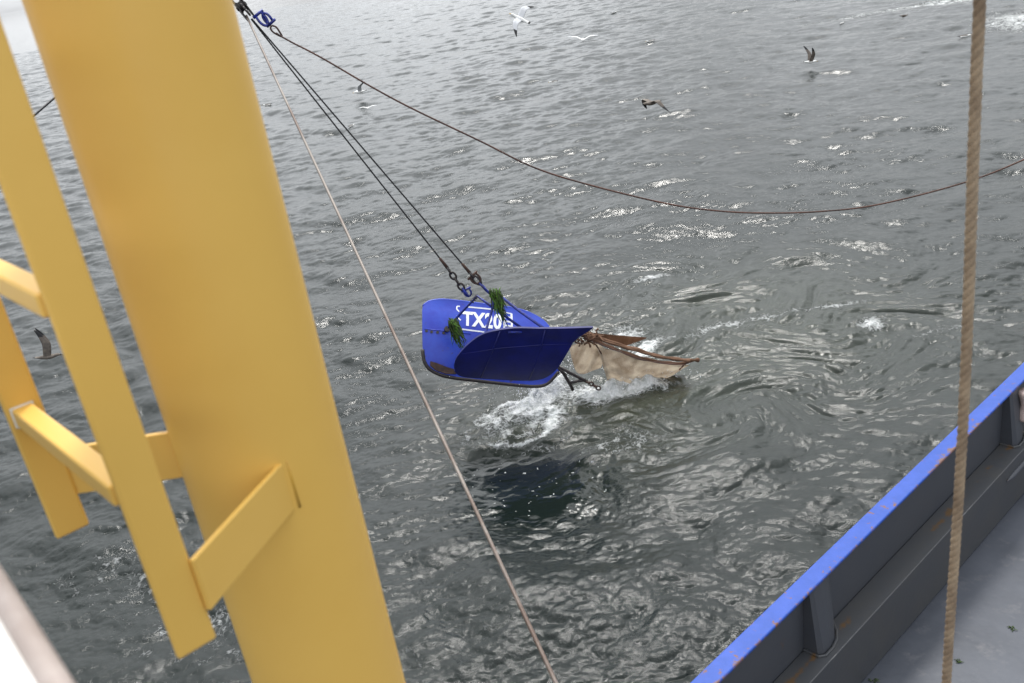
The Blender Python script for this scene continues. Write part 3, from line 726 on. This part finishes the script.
paint_line([(456.8, 316), (458.6, 319.5), (460.5, 321)], .011, 'border_mark')
# emblem beside the number: two uprights with rungs between
for pts_, w in (([(504.5, 311.5), (503.6, 329.5)], .018), ([(511.5, 313.5), (511.2, 329)], .018), ([(504.5, 312.2), (511.5, 313.6)], .01), ([(504.2, 317), (511.5, 318.2)], .016), ([(504, 321.5), (511.4, 322.8)], .016), ([(503.8, 326), (511.4, 327)], .016)):
    paint_line(pts_, w, 'emblem')

# hoisting brackets, welded from flat bar
def bar(name, pxs, ys, r, m, parent):
    bm = bmesh.new(); tube(bm, [p if isinstance(p, Vector) else at_y(p[0], p[1], Y) for p, Y in zip(pxs, ys)], r, 8); return obj(name, bm, m, parent, True)
fAttach1 = on(OF, NF, VF, bulge, 446, 331, .02)
apex1Y = KA.y + .02
apex1 = at_y(477, 296, 15.02); apex2 = at_y(487, 291, 14.95)
bar('hoisting_bracket', [fAttach1, (461, 313), apex1, (491, 306), (523, 329)], [0, (fAttach1.y + 15.02) / 2, 0, 15.03, 14.85], .024, M['blue_steel'], fdoor)
topn = lambda x, y: on(ON, NN, VN, bulgeN, x, y, -.02)
bar('hoisting_bracket', [(485, 334), (489, 320), (493, 306), (494, 297), apex2, (484, 288)], [topn(485, 334).y, 14.85, 14.93, 14.95, 0, 14.95], .024, M['blue_steel'], ndoor)
bar('hoisting_bracket', [(494, 296), (500, 296), (520, 311.5), topn(545, 330)], [14.95, 14.95, 14.85, 0], .026, M['blue_steel'], ndoor)
bm = bmesh.new(); tube(bm, [fAttach1, fAttach1 + NF * .07], .05, 12); obj('bracket_lug', bm, M['black_steel'], fdoor)
# lashings at the top of the first bracket
bm = bmesh.new()
for u in (.0, .03, .06, .10): p = apex1.lerp(at_y(461, 313, (fAttach1.y + 15.02) / 2), u * 3); tube(bm, ring(p, (apex1 - at_y(461, 313, 14.9)).normalized(), Nh, .034, .034, 12), .010, 6, closed=True)
obj('lashing', bm, M['black_steel'], fdoor, True)

# seaweed caught on the brackets
def weed(label, px, Y, w0, drop, n, seed):
    g = random.Random(seed); bms = bmesh.new()
    for k in range(n):
        x, y = px[0] + g.uniform(-w0, w0), px[1] + g.uniform(-2, 3); p = at_y(x, y, Y) + Vector((0, g.uniform(-.05, .04), 0))
        L = drop * g.uniform(.35, 1) ** 1.3; sway = g.uniform(-.02, .12) ; pts_ = []
        for i in range(7):
            f = i / 6; pts_.append(p + Vector((sway * f * f + .02 * math.sin(f * 5 + k), .03 * math.sin(k + f * 4), -L * f)))
        tube(bms, pts_, [.008, .014, .018, .016, .012, .008, .002], 5, flat=.35)
        for f in bms.faces[-30:]: f.material_index = k % 2
    o = obj('seaweed', bms, [M['weed'], M['weed_bright']], None, True)
    bms_faces = None
    return tag(o, label, 'seaweed', 'weed caught on the door brackets')
weed('dark green weed hanging from the left leg of the left bracket on the lettered door', (453, 320), 14.98, 4.0, .62, 60, 1)
weed('bright green weed draped over the upper bracket below the shackle', (495, 290), 14.93, 5.0, .50, 44, 2)
weed('thin trailing green weed strands over the number on the lettered door', (498, 297), 14.9, 3.0, .62, 16, 3)

# hoisting wires with chain and shackle
def hoist(px_end, end_d, top_d, label, chain_px, Ys):
    root_p = at_y(*px_end, Ys); t0 = BL + bd * .12 + side * top_d
    bm = bmesh.new(); strand_rope(bm, along(t0, root_p, 30), .0145, .18, 3, 6, .05)
    r_ = empty('hoisting_wire', root_p, label, 'wire rope', 'hoisting wires of the trawl doors')
    obj('wire', bm, M['black_wire'], r_, True)
    bm = bmesh.new(); tube(bm, [root_p - (root_p - t0).normalized() * .22, root_p - (root_p - t0).normalized() * .2, root_p], [.014, .024, .03], 8); obj('wire_ferrule', bm, M['rust'], r_, True)
    P = [at_y(x, y, Ys) for x, y in chain_px]; n = len(P) - 1
    for i in range(n):
        a, b = P[i], P[i + 1]; d = (b - a).normalized(); nr_ = Nh if i % 2 else Nh.cross(d).normalized()
        nr_ = (nr_ - d * nr_.dot(d)).normalized()
        bm = bmesh.new(); L = (b - a).length
        tube(bm, ring((a + b) / 2, nr_, d, L * .62, .045, 16), .018, 8, closed=True)
        obj('chain_link', bm, M['black_steel'] if i < n - 1 else M['blue_steel'], r_, True)
    return r_
hoist((447.5, 268), 0, -.045, 'left one of the two black hoisting wires, ending in the longer chain', [(447.5, 268), (451, 273), (455, 278.5), (459, 284), (463, 289), (468, 295.5)], 15.0)
hoist((470, 273), 0, .045, 'right one of the two black hoisting wires, ending in a single large shackle', [(470, 273), (473.5, 277), (480, 283.5), (485.5, 289)], 14.95)
bm = shackle_bm(at_y(472.5, 275.5, 14.95), (at_y(482, 285, 14.95) - at_y(472, 275, 14.95)).normalized(), Nh, .065, .17, .018)
sk = obj('shackle', bm, M['rust'], bpy.data.objects['hoisting_wire.001'], True)
bm = shackle_bm(at_y(466, 289.5, 15.0), (at_y(469, 296, 15.0) - at_y(465, 289, 15.0)).normalized(), Nh, .05, .13, .017)
obj('shackle', bm, M['blue_steel'], bpy.data.objects['hoisting_wire'], True)

# ------------------------------------------------------------------ net
net = empty('fishing_net', at_z(640, 385, 0), 'wet beige trawl net hanging from the doors into the foam', 'net')
def sheet(name, top, bot, yt, yb, m, n=30, mm=16, wr=.02, seed=0, sagf=0):
    T, B = resamp(top, n), resamp(bot, n); bm = bmesh.new(); g = []
    for i in range(n):
        row = []; f = i / (n - 1)
        for j in range(mm + 1):
            w = j / mm
            Y = (yt[0] * (1 - f) + yt[1] * f) * (1 - w) + (yb[0] * (1 - f) + yb[1] * f) * w
            p = at_y(*T[i], 1).copy()
            px = T[i] * (1 - w) + B[i] * w
            Y += wr * math.sin(f * 9 + seed + w * 2) + wr * .5 * math.sin(f * 23 + w * 5 + seed) + sagf * math.sin(math.pi * w)
            row.append(bm.verts.new(at_y(px[0], px[1], Y)))
        g.append(row)
    for i in range(n - 1):
        for j in range(mm): bm.faces.new([g[i][j], g[i + 1][j], g[i + 1][j + 1], g[i][j + 1]])
    bmesh.ops.solidify(bm, geom=bm.faces[:], thickness=.008)
    return obj(name, bm, m, net, True)
sheet('net_wing', [(569, 347), (578, 343), (588, 341), (600, 345), (607, 351)], [(572, 360), (576.5, 372), (584, 374), (592, 371), (601, 368)], (15.35, 15.6), (15.6, 15.85), M['net'], wr=.05, seed=2)
sheet('net_wing', [(597, 347), (612, 350), (630, 355), (650, 360), (672, 364), (690, 365)], [(611, 392), (620, 392), (635, 390), (650, 388), (664, 381), (684, 368)], (15.2, 15.35), (15.7, 15.75), M['net'], n=44, wr=.035, seed=1, sagf=-.12)
sheet('net_fold', [(577, 331), (595, 333), (615, 335), (633, 336.5), (647, 337.5)], [(590, 337), (603, 342), (616, 346), (628, 345), (646, 338.5)], (15.4, 15.9), (15.45, 15.95), M['net_roll'], wr=.03, seed=5)
def roll(pxs, Ys, r, label='rolled_headline', m='net_roll', seed=0):
    bm = bmesh.new(); P = [at_y(x, y, Y) for (x, y), Y in zip(pxs, Ys)]; Q = cr_(np.array(P), np.linspace(0, len(P) - 1, 50))
    rr = [r * (.75 + .35 * math.sin(i * .7 + seed) * math.sin(i * .23)) for i in range(50)]
    tube(bm, Q, rr, 10); return obj(label, bm, M[m], net, True)
A_ = [(580, 333), (592, 339), (606, 345), (622, 351), (642, 358), (664, 362), (680, 363.5), (697, 360)]
roll(A_, [15.2, 15.2, 15.2, 15.2, 15.25, 15.3, 15.3, 15.35], .032)
roll([(578, 332), (595, 337), (615, 343), (635, 349), (655, 355), (675, 359), (690, 360), (698, 360)], [15.25] * 7 + [15.35], .040, seed=2)
roll([(582, 334), (600, 340), (620, 346), (640, 352), (660, 357), (680, 360), (690, 361)], [15.22] * 7, .03, seed=4)
roll([(585, 337), (600, 344), (618, 351), (640, 359), (662, 363), (684, 365)], [15.15] * 6, .017, 'foot_rope', 'rust_wire')
roll([(596, 345), (601, 353), (606, 364), (609, 375), (610, 388)], [15.2, 15.27, 15.4, 15.52, 15.66], .016, 'breast_rope', 'rust_wire')
roll([(688, 361), (683, 366), (679, 370)], [15.3] * 3, .018, 'rope_end', 'rust_wire')
bm = bmesh.new()     # wad of bunched net at the door's tip
g = random.Random(4)
for k in range(26):
    c0 = at_y(g.uniform(576, 592), g.uniform(331, 341), g.uniform(15.18, 15.35)); pts_ = [c0]
    for i in range(5): pts_.append(pts_[-1] + Vector((g.gauss(.02, .04), g.gauss(0, .03), g.gauss(-.01, .03))))
    tube(bm, pts_, .017, 6)
obj('net_wad', bm, M['net_roll'], net, True)
# bridle bars and chain between the door's heel and the water
br = empty('chain_bridle', at_y(575, 385, 15.0), 'black steel bridle with short chain trailing from the heel of the front door', 'bridle')
bar('bridle_bar', [(558, 367), (564, 374), (571, 386), (573, 390)], [14.98, 15.0, 15.02, 15.02], .030, M['black_steel'], br)
bar('bridle_bar', [(558, 366), (570, 373), (582, 379), (587, 382)], [14.98, 15.0, 15.02, 15.02], .028, M['black_steel'], br)
bar('cross_bar', [(569, 383), (578, 381), (586, 380)], [15.02] * 3, .028, M['black_steel'], br)
cp = [at_y(x, y, 15.02) for x, y in ((586, 381), (589.5, 383), (593, 384.8), (596.5, 387), (600, 389))]
for i in range(4):
    a, b = cp[i], cp[i + 1]; d = (b - a).normalized(); nr_ = Nh if i % 2 else Nh.cross(d).normalized()
    bm = bmesh.new(); tube(bm, ring((a + b) / 2, nr_, d, (b - a).length * .62, .035, 14), .014, 7, closed=True)
    obj('chain_link', bm, M['rust'], br, True)

# flying drops and froth over the churned water
bm = bmesh.new(); g = random.Random(9)
def drop(p, r):
    m4 = Matrix.Translation(p) @ Matrix.Diagonal((r * g.uniform(.7, 1.5), r * g.uniform(.7, 1.3), r * g.uniform(.7, 1.8), 1))
    bmesh.ops.create_icosphere(bm, subdivisions=1, radius=1, matrix=m4)
for k in range(900):
    u = g.gauss(0, .38); p = Vector((.45 + u * .75, 15.65 + u * .7 + g.gauss(0, .14), abs(g.gauss(.14, .2)) + .05)); drop(p, g.uniform(.003, .011))
for k in range(300):
    p = Vector((g.gauss(2.05, .5), g.gauss(15.45, .14), abs(g.gauss(.1, .1)) + .05)); drop(p, g.uniform(.004, .012))
for k in range(60):    # drips off the doors
    f = g.random(); p = KA.lerp(KB, f) + Vector((0, g.uniform(-.1, .1), -g.uniform(.02, .5))); drop(p, .006)
tag(obj('water_spray', bm, M['spray'], None, True), 'white flying drops of spray around the doors and the net', 'spray', None, 'stuff')

# ------------------------------------------------------------------ gulls
def gull_mesh(kind, pose, mats):
    """one continuous body: fuselage with tail, head and beak, two jointed wings"""
    bm = bmesh.new()
    L = [(-.30, .004, .05, .02), (-.24, .012, .055, .015), (-.16, .03, .04, .005), (-.06, .055, .06, 0), (.06, .06, .065, 0), (.14, .045, .05, .01), (.19, .035, .037, .025), (.235, .037, .038, .03), (.265, .02, .02, .025), (.29, .009, .011, .018), (.325, .003, .004, .010)]
    rings = []
    for x, hz, wy, z in L:
        rings.append([bm.verts.new((x, math.cos(a) * wy, z + math.sin(a) * hz)) for a in [2 * math.pi * k / 12 for k in range(12)]])
    for q, (A, B) in enumerate(zip(rings, rings[1:])):
        for k in range(12):
            f = bm.faces.new([A[k], A[(k + 1) % 12], B[(k + 1) % 12], B[k]])
            f.material_index = 3 if q >= 8 else (2 if q == 0 else 0)
    bm.faces.new(rings[0]); bm.faces.new(rings[-1])
    for s in (-1, 1):
        if pose == 'fold':
            prof = [(.10, .055, .03), (.02, .066, .045), (-.14, .05, .045), (-.28, .02, .04), (-.36, .005, .045)]
            st = []
            for x, y, z in prof: st.append([bm.verts.new((x, s * y, z + .02)), bm.verts.new((x, s * (y + .008), z - .015)), bm.verts.new((x, s * (y * .3), z + .032))])
            for A, B in zip(st, st[1:]):
                for k in range(3): bm.faces.new([A[k], A[(k + 1) % 3], B[(k + 1) % 3], B[k]]).material_index = 1 if A is not st[-2] else 2
            continue
        up1, up2 = pose                    # inner and outer wing angles
        st = []; y = .045; z = .03; sweep = 0
        W_ = [(0, .16, .02), (.12, .17, .03), (.25, .16, .045), (.34, .145, .02), (.46, .11, -.04), (.56, .07, -.10), (.64, .02, -.17)]
        py, pz, pl = .045, .03, 0
        for l, ch, x in W_:
            a = up1 if l <= .26 else up2
            py += (l - pl) * math.cos(a); pz += (l - pl) * math.sin(a); pl = l
            th = .014 * (1 - l / .75); n = Vector((0, -math.sin(a), math.cos(a)))
            row = []
            ch *= 1.35
            for cx, t in ((x + ch * .45, 0), (x + ch * .2, th), (x - ch * .15, th * .7), (x - ch * .55, 0), (x - ch * .1, -th * .4)):
                v = Vector((cx, py, pz)) + n * (t + (.012 if cx < x else 0) * -1); row.append(bm.verts.new((v.x, s * v.y, v.z)))
            st.append(row)
        for q, (A, B) in enumerate(zip(st, st[1:])):
            for k in range(5):
                bm.faces.new([A[k], A[(k + 1) % 5], B[(k + 1) % 5], B[k]]).material_index = 2 if q >= 4 else 1
        bm.faces.new(st[-1])
    return bm
PAL = {'white': ['gull_white', 'gull_grey', 'gull_black', 'beak'], 'pale': ['gull_white', 'gull_white', 'gull_grey', 'beak'], 'brown': ['gull_brown', 'gull_brown', 'gull_black', 'gull_black'], 'mixed': ['gull_white', 'gull_brown', 'gull_black', 'beak']}
def gull(px, h, pose, pal, rot, sc, label, grp):
    if h is None: p = at_z(*px, .0) ; p.z = float(sea(np.array([p.x]), np.array([p.y]))[0][0]) + .035
    else:
        p = at_z(*px, h)
    o = obj('gull', gull_mesh(pal, pose, None), [M[k] for k in PAL[pal]], None, True)
    o.location = p
    if len(rot) == 3: o.rotation_euler = [R(v) for v in rot]
    o.scale = (sc,) * 3
    if len(rot) == 2:          # heading and bank given against the line of sight
        hx = (Rv * math.cos(R(rot[0])) + Uv * math.sin(R(rot[0]))).normalized(); zz = -Fv
        zz = Matrix.Rotation(R(rot[1]), 3, hx) @ zz; yy_ = zz.cross(hx)
        o.rotation_euler = Matrix((hx, yy_, zz)).transposed().to_euler()
    md = o.modifiers.new('s', 'SUBSURF'); md.levels = md.render_levels = 1
    return tag(o, label, 'gull', grp)
FG, SG = 'gulls flying low over the sea', 'gulls sitting on the water'
gull((520, 19), 6.0, (.35, -.3), 'white', (155, 30), .95, 'white gull banking with both wings spread near the top middle', FG)
gull((652, 103), 2.4, (.3, -1.0), 'brown', (0, 0, 205), 1.25, 'dark brown gull flying with one drooping wing tip above the slack wire', FG)
gull((810, 62), .3, (1.15, .95), 'mixed', (0, 8, 5), 1.25, 'gull lifting off the water with raised wings at upper right', FG)
gull((583, 40), 2.0, (.5, .1), 'pale', (5, 0, 80), 1.3, 'tiny all white gull in a shallow V right of the banking gull', FG)
gull((47, 357), 1.0, (1.25, 1.5), 'brown', (-10, 10, 20), 1.0, 'brown gull with a raised wing seen between the ladder stiles', FG)
gull((360, 92), .5, (.5, .2), 'white', (20, 0, 200), 1.5, 'pale gull fluttering beside the slack wire left of the top middle', FG)
gull((368, 108), 1.2, (.35, 0), 'pale', (0, 0, 90), .7, 'thin white gull gliding just below the fluttering gull', FG)
gull((650, 42), None, 'fold', 'mixed', (0, 0, 170), 1.0, 'grey gull sitting on the water above the brown flying gull', SG)
gull((614, 13), None, 'fold', 'white', (0, 0, 20), 1.1, 'pale gull on the water closest to the top edge', SG)
gull((965, 38), None, 'fold', 'mixed', (0, 0, 5), 1.1, 'dark backed gull on the water just left of the hanging rope', SG)
gull((553, 82), None, 'fold', 'mixed', (0, 0, 190), .9, 'small dim gull on the water left of the brown flying gull', SG)
gull((904, 16), None, 'fold', 'brown', (0, 0, 10), .9, 'faint brown gull on the water near the top right foam', SG)
gull((842, 24), None, 'fold', 'pale', (0, 0, 40), .8, 'small white gull on the water above the gull lifting off', SG)
gull((267, 105), None, 'fold', 'mixed', (0, 0, 160), 1.1, 'dark gull on the water between the mast and the pale wire', SG)
gull((352, 127), None, 'fold', 'mixed', (0, 0, 60), .9, 'gull on the water right beside the two black hoisting wires', SG)
